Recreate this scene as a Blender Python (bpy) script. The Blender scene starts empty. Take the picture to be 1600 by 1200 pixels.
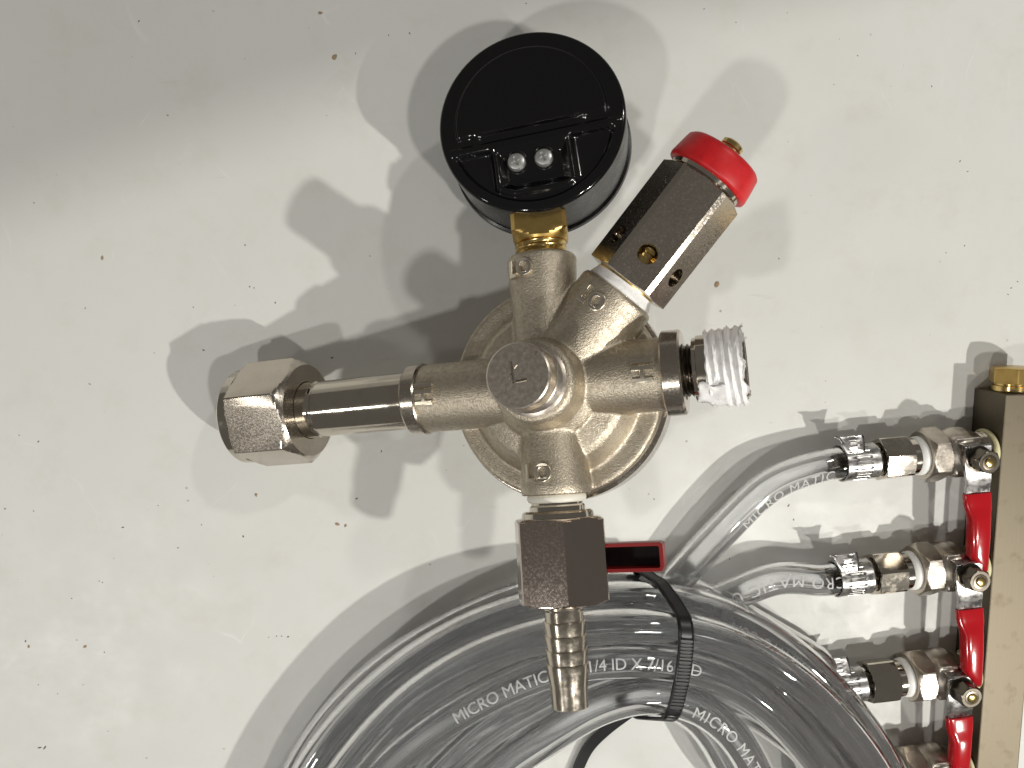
import bpy, bmesh, math, random
from math import sin, cos, pi, radians, sqrt, atan2, floor
from mathutils import Vector, Matrix, noise

random.seed(7)
MM = 0.001
scene = bpy.context.scene
COL = scene.collection

# ------------------------------------------------------------------ camera
FPX, CAM_H = 1250.0, 262.0                     # focal length in photo pixels, camera height in mm
nd = Vector((680 - 800, 430 - 600, FPX)).normalized()     # straight down, in camera axes
cx = (Vector((1, 0, 0)) - nd * nd.x).normalized()
cz = -nd
cy = cz.cross(cx)
CM = Matrix((cx, cy, cz))                      # camera (x right, y down, z forward) -> world
CPOS = Vector((0, 0, CAM_H))


def at(px, py, z=0.0):
    """table point (mm) at height z that the photo shows at a pixel"""
    r = CM @ Vector((px - 800, py - 600, FPX))
    return CPOS + r * ((z - CAM_H) / r.z)


cam_d = bpy.data.cameras.new("camera")
cam_d.sensor_width = 36.0
cam_d.lens = FPX / 1600 * 36.0
cam_d.clip_start = 0.01
cam_d.clip_end = 50
cam = bpy.data.objects.new("camera", cam_d)
COL.objects.link(cam)
m3 = CM @ Matrix(((1, 0, 0), (0, -1, 0), (0, 0, -1)))
cam.matrix_world = Matrix.Translation(CPOS * MM) @ m3.to_4x4()
scene.camera = cam

# ------------------------------------------------------------------ room light
world = bpy.data.worlds.new("World")
scene.world = world
world.use_nodes = True
bg = world.node_tree.nodes["Background"]
bg.inputs[0].default_value = (1.0, 0.95, 0.87, 1)
bg.inputs[1].default_value = 0.125


def lamp(name, direction, dist, E, size, colour, kind='AREA', aim=(0.02, -0.02, 0.0), cone=60, blend=.2):
    d = Vector(direction).normalized()
    ld = bpy.data.lights.new(name, kind)
    ld.color = colour
    I = E / d.z * dist * dist
    if kind == 'AREA':
        ld.shape = 'DISK'
        ld.size = size
        ld.energy = I * pi
    else:
        ld.shadow_soft_size = size / 2
        ld.energy = I * 4 * pi
        ld.spot_size = radians(cone)
        ld.spot_blend = blend
    o = bpy.data.objects.new(name, ld)
    COL.objects.link(o)
    p = Vector((0.02, -0.02, 0.0)) + d * dist
    o.location = p
    o.rotation_euler = (Vector(aim) - p).to_track_quat('-Z', 'Y').to_euler()
    return o


WARM = (1.0, 0.972, 0.905)
lamp("ceiling_lamp", (0.30, -0.32, 1), 1.6, 0.70, 0.075, WARM)
lamp("ceiling_lamp", (0.75, -0.58, 1), 1.0, 1.26, 0.024, WARM, 'SPOT', aim=(0.5, -0.75, 0), cone=121.4, blend=.004)
lamp("ceiling_lamp", (-0.50, -0.52, 1), 1.6, 0.55, 0.07, (1.0, 0.98, 0.935))
lamp("ceiling_lamp", (0.57, 0.88, 1), 1.8, 0.30, 0.08, WARM)
lamp("ceiling_lamp", (-0.73, -0.15, 0.59), 1.9, 0.13, 0.14, WARM)

scene.view_settings.view_transform = 'Standard'
scene.view_settings.look = 'None'
scene.view_settings.exposure = 0.0
scene.view_settings.gamma = 1.0
scene.view_settings.use_curve_mapping = False
scene.render.engine = 'CYCLES'
scene.cycles.use_denoising = True
scene.cycles.max_bounces = 24
scene.cycles.transmission_bounces = 20
scene.cycles.transparent_max_bounces = 40
scene.cycles.glossy_bounces = 6
scene.cycles.sample_clamp_indirect = 4.0
scene.cycles.blur_glossy = 0.3

# ------------------------------------------------------------------ materials


def mat(name, colour, rough=.5, metal=0., bump=None, vary=None, rvary=None, **kw):
    """bump=(scale, strength, distance mm, detail); vary=(scale, other colour, lo, hi); rvary=(scale, rough2, lo, hi)"""
    m = bpy.data.materials.new(name)
    m.use_nodes = True
    nt = m.node_tree
    b = nt.nodes["Principled BSDF"]
    b.inputs["Base Color"].default_value = (*colour, 1)
    b.inputs["Roughness"].default_value = rough
    b.inputs["Metallic"].default_value = metal
    for k, v in kw.items():
        b.inputs[k.replace('_', ' ')].default_value = v
    tc = nt.nodes.new("ShaderNodeTexCoord")

    def nz(scale, detail=4, rr=.55):
        n = nt.nodes.new("ShaderNodeTexNoise")
        n.inputs["Scale"].default_value = scale
        n.inputs["Detail"].default_value = detail
        n.inputs["Roughness"].default_value = rr
        nt.links.new(tc.outputs["Object"], n.inputs["Vector"])
        return n

    def ramp(src, lo, hi):
        r = nt.nodes.new("ShaderNodeMapRange")
        r.inputs[1].default_value = lo
        r.inputs[2].default_value = hi
        nt.links.new(src, r.inputs[0])
        return r.outputs[0]
    if vary:
        n = nz(vary[0], 6, .6)
        mx = nt.nodes.new("ShaderNodeMix")
        mx.data_type = 'RGBA'
        mx.inputs[6].default_value = (*colour, 1)
        mx.inputs[7].default_value = (*vary[1], 1)
        nt.links.new(ramp(n.outputs[0], vary[2], vary[3]), mx.inputs[0])
        nt.links.new(mx.outputs[2], b.inputs["Base Color"])
    if rvary:
        n = nz(rvary[0], 6, .65)
        r = nt.nodes.new("ShaderNodeMapRange")
        r.inputs[1].default_value = rvary[2]
        r.inputs[2].default_value = rvary[3]
        r.inputs[3].default_value = rough
        r.inputs[4].default_value = rvary[1]
        nt.links.new(n.outputs[0], r.inputs[0])
        nt.links.new(r.outputs[0], b.inputs["Roughness"])
    if bump:
        n = nz(bump[0], bump[3] if len(bump) > 3 else 4)
        bp = nt.nodes.new("ShaderNodeBump")
        bp.inputs["Strength"].default_value = bump[1]
        bp.inputs["Distance"].default_value = bump[2] * MM
        nt.links.new(n.outputs[0], bp.inputs["Height"])
        nt.links.new(bp.outputs[0], b.inputs["Normal"])
    return m


M = {}
M['cast'] = mat("cast_nickel", (.56, .50, .405), .42, 1, bump=(2300, 1.0, .17, 2), vary=(900, (.40, .345, .265), .42, .72), rvary=(900, .52, .35, .7))
M['nickel'] = mat("polished_nickel", (.60, .55, .475), .085, 1, bump=(260, .08, .04, 3), rvary=(300, .16, .45, .75), vary=(200, (.52, .47, .40), .5, .75))
M['nickel_flat'] = mat("worn_nickel", (.58, .525, .455), .17, 1, bump=(1800, .4, .035, 5), rvary=(1700, .29, .42, .68), vary=(60, (.46, .405, .34), .45, .8))
M['letters'] = mat("cast_letters", (.66, .60, .50), .30, 1, bump=(1500, .3, .05, 2))
M['barb'] = mat("turned_barb", (.62, .56, .47), .16, 1, bump=(900, .25, .04, 4), rvary=(500, .30, .4, .7))
M['turned'] = mat("turned_nickel", (.62, .56, .49), .30, 1, bump=(1500, .4, .04, 4), rvary=(900, .42, .4, .7))
M['chrome'] = mat("plated_valve", (.54, .46, .41), .10, 1, bump=(1500, .3, .02, 4), rvary=(1400, .17, .45, .7), vary=(900, (.62, .55, .50), .62, .7))  # nickel with a warm brown reflection tinted into its colour
M['dark_nickel'] = mat("dark_nickel", (.12, .105, .085), .28, 1, bump=(900, .2, .04))
M['brass'] = mat("brass", (.60, .42, .15), .33, 1, bump=(700, .25, .05), vary=(250, (.48, .31, .09), .45, .75))
M['brass_shiny'] = mat("bright_brass", (.66, .49, .20), .2, 1, bump=(500, .15, .04))
M['black'] = mat("gloss_black_paint", (.004, .004, .0045), .07, 0, bump=(300, .12, .10, 2), rvary=(120, .2, .5, .8), IOR=1.5)
M['case'] = mat("black_case_paint", (.010, .010, .011), .26, 0, bump=(700, .12, .06, 4), rvary=(160, .45, .45, .8))
M['screw'] = mat("zinc_screw", (.62, .63, .62), .35, .85, bump=(900, .3, .05))
M['red_cap'] = mat("red_rubber", (.62, .012, .016), .42, 0, bump=(350, .25, .12, 3), vary=(180, (.48, .008, .012), .45, .7))
M['red'] = mat("red_vinyl", (.40, .005, .010), .16, 0, bump=(220, .2, .22, 2), vary=(140, (.37, .004, .009), .45, .7), Coat_Weight=.4, Coat_Roughness=.08)
M['dull_red'] = mat("dull_red_plastic", (.22, .012, .012), .35, 0, bump=(400, .2, .1))
M['blackplastic'] = mat("black_plastic", (.007, .007, .008), .36, 0, bump=(500, .15, .05))
M['tape'] = mat("white_thread_tape", (.86, .855, .85), .5, 0, bump=(1100, .5, .12, 5), vary=(420, (.62, .61, .60), .55, .75))
M['washer'] = mat("white_washer", (.74, .72, .64), .5, 0, bump=(500, .2, .05))
M['seal'] = mat("white_seal", (.80, .80, .78), .45, 0, bump=(600, .3, .08))
M['yellow'] = mat("yellowed_washer", (.70, .66, .40), .4, 0, bump=(500, .2, .05))
M['steel'] = mat("plated_steel", (.46, .45, .44), .2, 1, bump=(700, .3, .06), rvary=(300, .5, .4, .7))
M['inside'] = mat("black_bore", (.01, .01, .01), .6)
M['print'] = mat("white_print", (.48, .48, .48), .6, 0)


def bar_material():
    m = mat("brushed_bar", (.40, .345, .26), .52, 1)
    nt = m.node_tree
    b = nt.nodes["Principled BSDF"]
    tc = nt.nodes.new("ShaderNodeTexCoord")
    mp = nt.nodes.new("ShaderNodeMapping")
    mp.inputs["Scale"].default_value = (2600, 90, 2600)
    nt.links.new(tc.outputs["Object"], mp.inputs[0])
    n = nt.nodes.new("ShaderNodeTexNoise")
    n.inputs["Scale"].default_value = 1
    n.inputs["Detail"].default_value = 4
    nt.links.new(mp.outputs[0], n.inputs["Vector"])
    n2 = nt.nodes.new("ShaderNodeTexNoise")
    n2.inputs["Scale"].default_value = 130
    n2.inputs["Detail"].default_value = 7
    n2.inputs["Roughness"].default_value = .65
    nt.links.new(tc.outputs["Object"], n2.inputs["Vector"])
    r = nt.nodes.new("ShaderNodeMapRange")
    r.inputs[1].default_value, r.inputs[2].default_value = .55, .78
    nt.links.new(n2.outputs[0], r.inputs[0])
    mx = nt.nodes.new("ShaderNodeMix")
    mx.data_type = 'RGBA'
    mx.inputs[6].default_value = (.150, .129, .096, 1)
    mx.inputs[7].default_value = (.105, .087, .060, 1)
    nt.links.new(r.outputs[0], mx.inputs[0])
    nt.links.new(mx.outputs[2], b.inputs["Base Color"])
    bp = nt.nodes.new("ShaderNodeBump")
    bp.inputs["Strength"].default_value = .25
    bp.inputs["Distance"].default_value = .00006
    nt.links.new(n.outputs[0], bp.inputs["Height"])
    nt.links.new(bp.outputs[0], b.inputs["Normal"])
    return m


M['bar'] = bar_material()


def hose_material():
    """clear PVC: a refracting, slightly grey wall that also lets light straight through"""
    m = bpy.data.materials.new("clear_pvc")
    m.use_nodes = True
    nt = m.node_tree
    nt.nodes.clear()
    out = nt.nodes.new("ShaderNodeOutputMaterial")
    tc = nt.nodes.new("ShaderNodeTexCoord")
    n = nt.nodes.new("ShaderNodeTexNoise")
    n.inputs["Scale"].default_value = 140
    n.inputs["Detail"].default_value = 3
    nt.links.new(tc.outputs["Object"], n.inputs["Vector"])
    bp = nt.nodes.new("ShaderNodeBump")
    bp.inputs["Strength"].default_value = .06
    bp.inputs["Distance"].default_value = .0004
    nt.links.new(n.outputs[0], bp.inputs["Height"])
    g = nt.nodes.new("ShaderNodeBsdfGlass")
    g.inputs["Color"].default_value = (.982, .985, .990, 1)
    g.inputs["Roughness"].default_value = .015
    g.inputs["IOR"].default_value = 1.45
    nt.links.new(bp.outputs[0], g.inputs["Normal"])
    t = nt.nodes.new("ShaderNodeBsdfTransparent")
    t.inputs["Color"].default_value = (.970, .973, .978, 1)
    mx = nt.nodes.new("ShaderNodeMixShader")
    mx.inputs[0].default_value = .80
    nt.links.new(t.outputs[0], mx.inputs[1])
    nt.links.new(g.outputs[0], mx.inputs[2])
    gl = nt.nodes.new("ShaderNodeBsdfGlossy")
    gl.inputs["Roughness"].default_value = .13
    nt.links.new(bp.outputs[0], gl.inputs["Normal"])
    fr = nt.nodes.new("ShaderNodeFresnel")
    fr.inputs["IOR"].default_value = 1.5
    m2 = nt.nodes.new("ShaderNodeMixShader")
    ge = nt.nodes.new("ShaderNodeNewGeometry")        # the sheen sits on the outer face of each wall only
    inv = nt.nodes.new("ShaderNodeMath")
    inv.operation = 'SUBTRACT'
    inv.inputs[0].default_value = 1.0
    nt.links.new(ge.outputs["Backfacing"], inv.inputs[1])
    mu = nt.nodes.new("ShaderNodeMath")
    mu.operation = 'MULTIPLY'
    nt.links.new(fr.outputs[0], mu.inputs[0])
    nt.links.new(inv.outputs[0], mu.inputs[1])
    nt.links.new(mu.outputs[0], m2.inputs[0])
    nt.links.new(mx.outputs[0], m2.inputs[1])
    nt.links.new(gl.outputs[0], m2.inputs[2])
    nt.links.new(m2.outputs[0], out.inputs[0])
    return m


M['hose'] = hose_material()


def table_material():
    m = mat("off_white_table", (.60, .60, .565), .42)
    nt = m.node_tree
    b = nt.nodes["Principled BSDF"]
    b.inputs["Specular IOR Level"].default_value = .35
    L = nt.links
    tc = nt.nodes.new("ShaderNodeTexCoord")

    def nz(scale, detail, rough=.6, vec=None):
        n = nt.nodes.new("ShaderNodeTexNoise")
        n.inputs["Scale"].default_value = scale
        n.inputs["Detail"].default_value = detail
        n.inputs["Roughness"].default_value = rough
        L.new(vec or tc.outputs["Object"], n.inputs["Vector"])
        return n

    def mr(src, a, b_, c=0, d=1):
        r = nt.nodes.new("ShaderNodeMapRange")
        for i, v in enumerate((a, b_, c, d)):
            r.inputs[i + 1].default_value = v
        L.new(src, r.inputs[0])
        return r.outputs[0]

    def mul(a, b_):
        x = nt.nodes.new("ShaderNodeMath")
        x.operation = 'MULTIPLY'
        L.new(a, x.inputs[0])
        if isinstance(b_, float):
            x.inputs[1].default_value = b_
        else:
            L.new(b_, x.inputs[1])
        return x.outputs[0]

    def blend(fac, a, col):
        x = nt.nodes.new("ShaderNodeMix")
        x.data_type = 'RGBA'
        L.new(fac, x.inputs[0])
        if isinstance(a, tuple):
            x.inputs[6].default_value = (*a, 1)
        else:
            L.new(a, x.inputs[6])
        x.inputs[7].default_value = (*col, 1)
        return x.outputs[2]
    c = blend(mr(nz(9, 6).outputs[0], .4, .68), (.612, .614, .592), (.588, .587, .560))
    c = blend(mul(mr(nz(60, 8, .7).outputs[0], .52, .8), .55), c, (.52, .50, .45))
    # grime streaks
    mp = nt.nodes.new("ShaderNodeMapping")
    mp.inputs["Rotation"].default_value = (0, 0, radians(-24))
    mp.inputs["Scale"].default_value = (45, 240, 1)
    L.new(tc.outputs["Object"], mp.inputs[0])
    st = nz(1, 5, .7, mp.outputs[0])
    c = blend(mul(mul(mr(st.outputs[0], .62, .74), mr(nz(14, 4).outputs[0], .5, .66)), .42), c, (.40, .34, .27))
    # pinhead dirt
    vo = nt.nodes.new("ShaderNodeTexVoronoi")
    vo.inputs["Scale"].default_value = 190
    L.new(tc.outputs["Object"], vo.inputs["Vector"])
    c = blend(mul(mul(mr(vo.outputs["Distance"], .05, .11, 1, 0), mr(nz(33, 3).outputs[0], .60, .66)), .6), c, (.16, .14, .12))
    # hairline scratches: warped cell borders, broken up
    warp = nz(16, 3)
    va = nt.nodes.new("ShaderNodeVectorMath")
    va.operation = 'MULTIPLY_ADD'
    L.new(warp.outputs["Color"], va.inputs[0])
    va.inputs[1].default_value = (.035, .035, 0)
    L.new(tc.outputs["Object"], va.inputs[2])
    scr = None
    for sc_, w, rot in ((17, .004, .4), (26, .006, 1.3)):
        mp2 = nt.nodes.new("ShaderNodeMapping")
        mp2.inputs["Rotation"].default_value = (0, 0, rot)
        mp2.inputs["Scale"].default_value = (1, .45, 1)
        L.new(va.outputs[0], mp2.inputs[0])
        v2 = nt.nodes.new("ShaderNodeTexVoronoi")
        v2.feature = 'DISTANCE_TO_EDGE'
        v2.inputs["Scale"].default_value = sc_
        L.new(mp2.outputs[0], v2.inputs["Vector"])
        s = mul(mr(v2.outputs[0], w * .4, w, 1, 0), mr(nz(21 + sc_, 4).outputs[0], .56, .68))
        c = blend(mul(s, .36), c, (.72, .72, .70))
        scr = s
    L.new(c, b.inputs["Base Color"])
    fine = nz(1500, 3)
    mid = nz(120, 5)
    ad = nt.nodes.new("ShaderNodeMath")
    ad.operation = 'MULTIPLY_ADD'
    L.new(mid.outputs[0], ad.inputs[0])
    ad.inputs[1].default_value = 1.2
    L.new(fine.outputs[0], ad.inputs[2])
    sb = nt.nodes.new("ShaderNodeMath")
    sb.operation = 'SUBTRACT'
    L.new(ad.outputs[0], sb.inputs[0])
    L.new(scr, sb.inputs[1])
    bp = nt.nodes.new("ShaderNodeBump")
    bp.inputs["Strength"].default_value = .25
    bp.inputs["Distance"].default_value = .00008
    L.new(sb.outputs[0], bp.inputs["Height"])
    L.new(bp.outputs[0], b.inputs["Normal"])
    L.new(mr(nz(70, 6, .7).outputs[0], .35, .7, .36, .55), b.inputs["Roughness"])
    return m


M['table'] = table_material()

# ------------------------------------------------------------------ mesh helpers (all lengths in mm)


def V(*a):
    return Vector(a)


def frame(axis, up=None):
    """right-handed frame whose z is axis and whose x is as near up as it can be"""
    z = Vector(axis).normalized()
    u = Vector(up) if up is not None else (V(0, 0, 1) if abs(z.z) < .9 else V(1, 0, 0))
    x = (u - z * u.dot(z)).normalized()
    return x, z.cross(x), z


def finish(name, verts, faces, material, parent=None, sharp=32, smooth=True):
    me = bpy.data.meshes.new(name)
    me.from_pydata([tuple(Vector(v) * MM) for v in verts], [], faces)
    me.validate()
    bm = bmesh.new()
    bm.from_mesh(me)
    bmesh.ops.remove_doubles(bm, verts=bm.verts, dist=1e-7)
    bmesh.ops.recalc_face_normals(bm, faces=bm.faces)
    bm.to_mesh(me)
    bm.free()
    return link(name, me, material, parent, sharp, smooth)


def link(name, me, material, parent=None, sharp=32, smooth=True):
    if smooth:
        me.shade_smooth()
        me.set_sharp_from_angle(angle=radians(sharp))
    if material is not None:
        me.materials.clear()
        me.materials.append(material)
    o = bpy.data.objects.new(name, me)
    COL.objects.link(o)
    if parent:
        o.parent = parent
    return o


class MB:
    def __init__(s):
        s.v, s.f = [], []

    def add(s, verts, faces):
        k = len(s.v)
        s.v += [Vector(v) for v in verts]
        s.f += [tuple(i + k for i in f) for f in faces]
        return s

    def revolve(s, rf, ts, org=(0, 0, 0), axis=(0, 0, 1), up=None, n=72, cap=True, angles=None):
        """rf(theta, t) gives the radius; ts are stations along the axis"""
        x, y, z = frame(axis, up)
        o = Vector(org)
        A = angles or [2 * pi * i / n for i in range(n)]
        n = len(A)
        vs, fs = [], []
        for t in ts:
            for a in A:
                r = rf(a, t)
                vs.append(o + z * t + (x * cos(a) + y * sin(a)) * r)
        for j in range(len(ts) - 1):
            for i in range(n):
                k = (i + 1) % n
                fs.append((j * n + i, j * n + k, (j + 1) * n + k, (j + 1) * n + i))
        if cap:
            fs.append(tuple(reversed(range(n))))
            fs.append(tuple((len(ts) - 1) * n + i for i in range(n)))
        return s.add(vs, fs)

    def lathe(s, prof, org=(0, 0, 0), axis=(0, 0, 1), up=None, n=64, cap=True):
        """prof: list of (t, r)"""
        x, y, z = frame(axis, up)
        o = Vector(org)
        vs, fs = [], []
        for t, r in prof:
            for i in range(n):
                a = 2 * pi * i / n
                vs.append(o + z * t + (x * cos(a) + y * sin(a)) * r)
        for j in range(len(prof) - 1):
            for i in range(n):
                k = (i + 1) % n
                fs.append((j * n + i, j * n + k, (j + 1) * n + k, (j + 1) * n + i))
        if cap:
            fs.append(tuple(reversed(range(n))))
            fs.append(tuple((len(prof) - 1) * n + i for i in range(n)))
        return s.add(vs, fs)

    def hexa(s, af, t0, t1, org=(0, 0, 0), axis=(0, 0, 1), up=None, c0=.9, c1=.9, corner=.985, n=6, face_up=0.):
        """chamfered hexagon bar; face_up: angle (deg) of one flat's normal from the frame's x"""
        rc = af / 2 / cos(pi / n)
        step = 2 * pi / n
        f0 = radians(face_up)
        A = []
        ed = math.acos(min(1, af / 2 / (rc * corner)))
        for k in range(n):
            for q in (-ed, -ed * .75, -ed * .5, -ed * .25, 0, ed * .25, ed * .5, ed * .75, ed):
                A.append(f0 + k * step + q)

        def hr(a):
            b = (a - f0 + step / 2) % step - step / 2
            return min(af / 2 / cos(b), rc * corner)
        d = rc * corner - af / 2
        ts = []
        for q in (0, .2, .4, .6, .8, 1):
            ts.append((t0 + q * d * c0, af / 2 * .965 + q * (rc - af / 2 * .965)))
        for q in (1, .8, .6, .4, .2, 0):
            ts.append((t1 - q * d * c1, af / 2 * .965 + q * (rc - af / 2 * .965)))
        mp = dict((t, r) for t, r in ts)
        return s.revolve(lambda a, t: min(hr(a), mp[t]), [t for t, _ in ts], org, axis, up, angles=A)

    def thread(s, r, depth, pitch, t0, t1, org=(0, 0, 0), axis=(0, 0, 1), up=None, n=72, taper=0., sub=8, wob=0.):
        k = max(4, int((t1 - t0) / pitch * sub))
        ts = [t0 + (t1 - t0) * i / k for i in range(k + 1)]

        def rf(a, t):
            q = ((t / pitch - a / (2 * pi)) % 1.0)
            tri = 1 - abs(2 * q - 1)
            e = min(1, (t - t0) / pitch * 2, (t1 - t) / pitch * 2)
            w = wob * noise.noise(V(cos(a) * 3, sin(a) * 3, t * 1.3)) if wob else 0
            return r + taper * (t - t0) - depth * (1 - tri) - depth * (1 - max(0, e)) * tri + w
        return s.revolve(rf, ts, org, axis, up, n)

    def box(s, a, b, rot=None, org=(0, 0, 0)):
        vs = [V(x, y, z) for x in (a[0], b[0]) for y in (a[1], b[1]) for z in (a[2], b[2])]
        if rot is not None:
            vs = [rot @ v for v in vs]
        vs = [v + Vector(org) for v in vs]
        return s.add(vs, [(0, 1, 3, 2), (4, 6, 7, 5), (0, 4, 5, 1), (2, 3, 7, 6), (0, 2, 6, 4), (1, 5, 7, 3)])

    def loft(s, sections, n=28, p=2.6):
        """sections: (centre, xdir, ydir, half width, half height)"""
        vs, fs = [], []
        for c, xd, yd, hw, hh in sections:
            for i in range(n):
                a = 2 * pi * i / n
                ca, sa = cos(a), sin(a)
                vs.append(Vector(c) + Vector(xd) * hw * math.copysign(abs(ca) ** (2 / p), ca) + Vector(yd) * hh * math.copysign(abs(sa) ** (2 / p), sa))
        for j in range(len(sections) - 1):
            for i in range(n):
                k = (i + 1) % n
                fs.append((j * n + i, j * n + k, (j + 1) * n + k, (j + 1) * n + i))
        fs.append(tuple(reversed(range(n))))
        fs.append(tuple((len(sections) - 1) * n + i for i in range(n)))
        return s.add(vs, fs)

    def build(s, name, material, parent=None, sharp=32, smooth=True):
        return finish(name, s.v, s.f, material, parent, sharp, smooth)


def evaluate(o):
    dg = bpy.context.evaluated_depsgraph_get()
    me = bpy.data.meshes.new_from_object(o.evaluated_get(dg), depsgraph=dg)
    old = o.data
    bpy.data.objects.remove(o)
    bpy.data.meshes.remove(old)
    return me


def melt(mb, voxel=.5, smooth=6):
    """several overlapping solids become one casting with small fillets"""
    o = finish("melt", mb.v, mb.f, None, smooth=False)
    r = o.modifiers.new("r", 'REMESH')
    r.mode = 'VOXEL'
    r.voxel_size = voxel * MM
    sm = o.modifiers.new("s", 'SMOOTH')
    sm.factor = .5
    sm.iterations = smooth
    return evaluate(o)


def cut(mb, cutters):
    o = finish("cut", mb.v, mb.f, None, smooth=False)
    tmp = []
    for c in cutters:
        k = finish("cutter", c.v, c.f, None, smooth=False)
        b = o.modifiers.new("b", 'BOOLEAN')
        b.operation = 'DIFFERENCE'
        b.solver = 'EXACT'
        b.object = k
        tmp.append(k)
    me = evaluate(o)
    for k in tmp:
        d = k.data
        bpy.data.objects.remove(k)
        bpy.data.meshes.remove(d)
    return me


def text_mesh(body, size, depth, spacing=1.0, offset=0.0, split=True, bevel=0.):
    cu = bpy.data.curves.new("text", 'FONT')
    cu.body = body
    cu.size = size * MM
    cu.extrude = depth * MM / 2
    cu.align_x = 'CENTER'
    cu.align_y = 'CENTER'
    cu.space_character = spacing
    cu.offset = offset * MM
    cu.resolution_u = 4
    if bevel:
        cu.bevel_depth = bevel * MM
        cu.bevel_resolution = 1
    o = bpy.data.objects.new("text", cu)
    COL.objects.link(o)
    dg = bpy.context.evaluated_depsgraph_get()
    me = bpy.data.meshes.new_from_object(o.evaluated_get(dg), depsgraph=dg)
    bpy.data.objects.remove(o)
    bpy.data.curves.remove(cu)
    return me


def wrap_letters(name, body, size, base, up_axis, normal, across, r, angle0, parent, material, depth=1.3, spacing=1.12, off=.14):
    """raised lettering round a cylinder: glyph x runs round it, glyph y along up_axis"""
    me = text_mesh(body, size, depth, spacing, off, bevel=.2)
    a, n, c = Vector(up_axis), Vector(normal), Vector(across)
    for v in me.vertices:
        g = v.co / MM
        th = angle0 + g.x * .86 / r
        p = Vector(base) + a * g.y + (n * cos(th) + c * sin(th)) * (r + g.z)
        v.co = p * MM
    return link(name, me, material, parent, 40)


def tag(o, label=None, cat=None, group=None, kind=None):
    for k, v in (('label', label), ('category', cat), ('group', group), ('kind', kind)):
        if v:
            o[k] = v
    return o


def empty(name, matrix):
    o = bpy.data.objects.new(name, None)
    o.empty_display_size = .01
    COL.objects.link(o)
    o.matrix_world = matrix
    return o


def mtx(x, y, z, loc):
    m = Matrix((x, y, z)).transposed().to_4x4()
    m.translation = Vector(loc) * MM
    return m


# ------------------------------------------------------------------ table
mb = MB().box((-700, -620, -28), (760, 560, 0))
table = mb.build("table_top", M['table'], smooth=False)
tag(table, kind='structure')

# ------------------------------------------------------------------ gas regulator
RX = V(.91723399, .13326705, .37539539)
RY = V(-.03291464, .9645111, -.26198275)
RZ = V(-.39698669, .22794347, .88906881)
RO = V(30.797, -30.366, 47.0)
reg = empty("gas_regulator", mtx(RX, RY, RZ, RO))
tag(reg, "nickel gas regulator with black gauge, red capped relief valve and hose barb", "regulator")
X, Y, Z = V(1, 0, 0), V(0, 1, 0), V(0, 0, 1)
DA = radians(47)
D = V(cos(DA), sin(DA), 0)
DN = V(-sin(DA), cos(DA), 0)
DO = DN * .9                                     # the angled port sits a touch off centre

# cast body
mb = MB()
mb.lathe([(-10, 29.4), (-9.2, 30.2), (-5.6, 30.2), (-4.8, 29.4)], n=128)
mb.lathe([(-9, 24.8), (-4.6, 24.6), (1.4, 21.4), (2.6, 20.0), (3.8, 16), (4.6, 8)], n=96)
mb.lathe([(0, 9.7), (36.2, 9.7), (37, 9.2)], axis=-X, n=64)
mb.lathe([(0, 9.7), (36, 9.7)], org=V(0, .6, 0), axis=X, n=64)
mb.lathe([(0, 8.6), (24, 9.0), (35.6, 9.8), (36.5, 9.3)], axis=Y, n=64)
mb.lathe([(0, 8.4), (14, 8.5), (27.0, 9.6), (29.2, 9.3)], axis=-Y, n=64)
mb.lathe([(0, 10.6), (24, 11.0), (30.6, 11.0), (31.6, 10.3)], org=DO, axis=D, n=72)
mb.lathe([(0, 13.2), (10, 12.0), (15.6, 11.2), (16.8, 10.4), (17.2, 9.4)], axis=Z, n=72)
mb.lathe([(0, 16.0), (5.0, 14.6), (8.0, 12.4)], axis=Z, n=72)
for s, q in ((45, 0), (135, 1), (225, 2), (315, 3)):      # webs that thicken the crotches between ports
    a = radians(s)
    mb.lathe([(0, 7.5), (13, 6.0)], org=V(0, 0, -1), axis=V(cos(a), sin(a), 0), n=32)
body = link("body", melt(mb, .42, 7), M['cast'], reg, 60)

LOFF = -.05
wrap_letters("raised_letters", "LO", 6.2, V(0, 31.6, 0), Y, Z, X, 9.75, radians(-22), body, M['letters'])
wrap_letters("raised_letters", "LO", 6.3, V(0, -23.4, 0), Y, Z, X, 9.15, radians(-14), body, M['letters'])
wrap_letters("raised_letters", "LO", 6.3, DO + D * 25.6, D, Z, -DN, 11.0, radians(-8), body, M['letters'])
wrap_letters("raised_letters", "HI", 6.8, V(-33.0, 0, 0), -X, Z, Y, 9.75, radians(1), body, M['letters'])
wrap_letters("raised_letters", "HI", 6.8, V(27.2, .6, 0), -X, Z, Y, 9.75, radians(1), body, M['letters'])

# machined port rims
MB().lathe([(31.2, 9.5), (31.4, 10.9), (31.8, 11.3), (36.0, 11.2), (36.5, 10.7), (36.5, 7.4), (35, 7.2)], org=V(0, .6, 0), axis=X, n=96).build("port_rim", M['nickel_flat'], body)
MB().lathe([(36.2, 9.0), (36.4, 10.0), (36.8, 10.3), (40.4, 10.2), (41.0, 9.7), (41.0, 8.0), (39.5, 7.8)], axis=-X, n=96).build("port_rim", M['nickel_flat'], body)

# bonnet and adjusting screw under the body
MB().lathe([(-9.9, 30.4), (-10.2, 31.4), (-17.5, 31.5), (-19.5, 30.3), (-22, 26), (-30, 15), (-36, 12), (-40, 11.5), (-40.6, 11)], n=128).build("bonnet", M['nickel_flat'], reg)
MB().hexa(14, -46, -40.7).build("lock_nut", M['nickel_flat'], reg)
MB().thread(4.6, .5, 1.25, -52.3, -45.8, n=32).build("adjusting_screw", M['nickel_flat'], reg)

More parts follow.
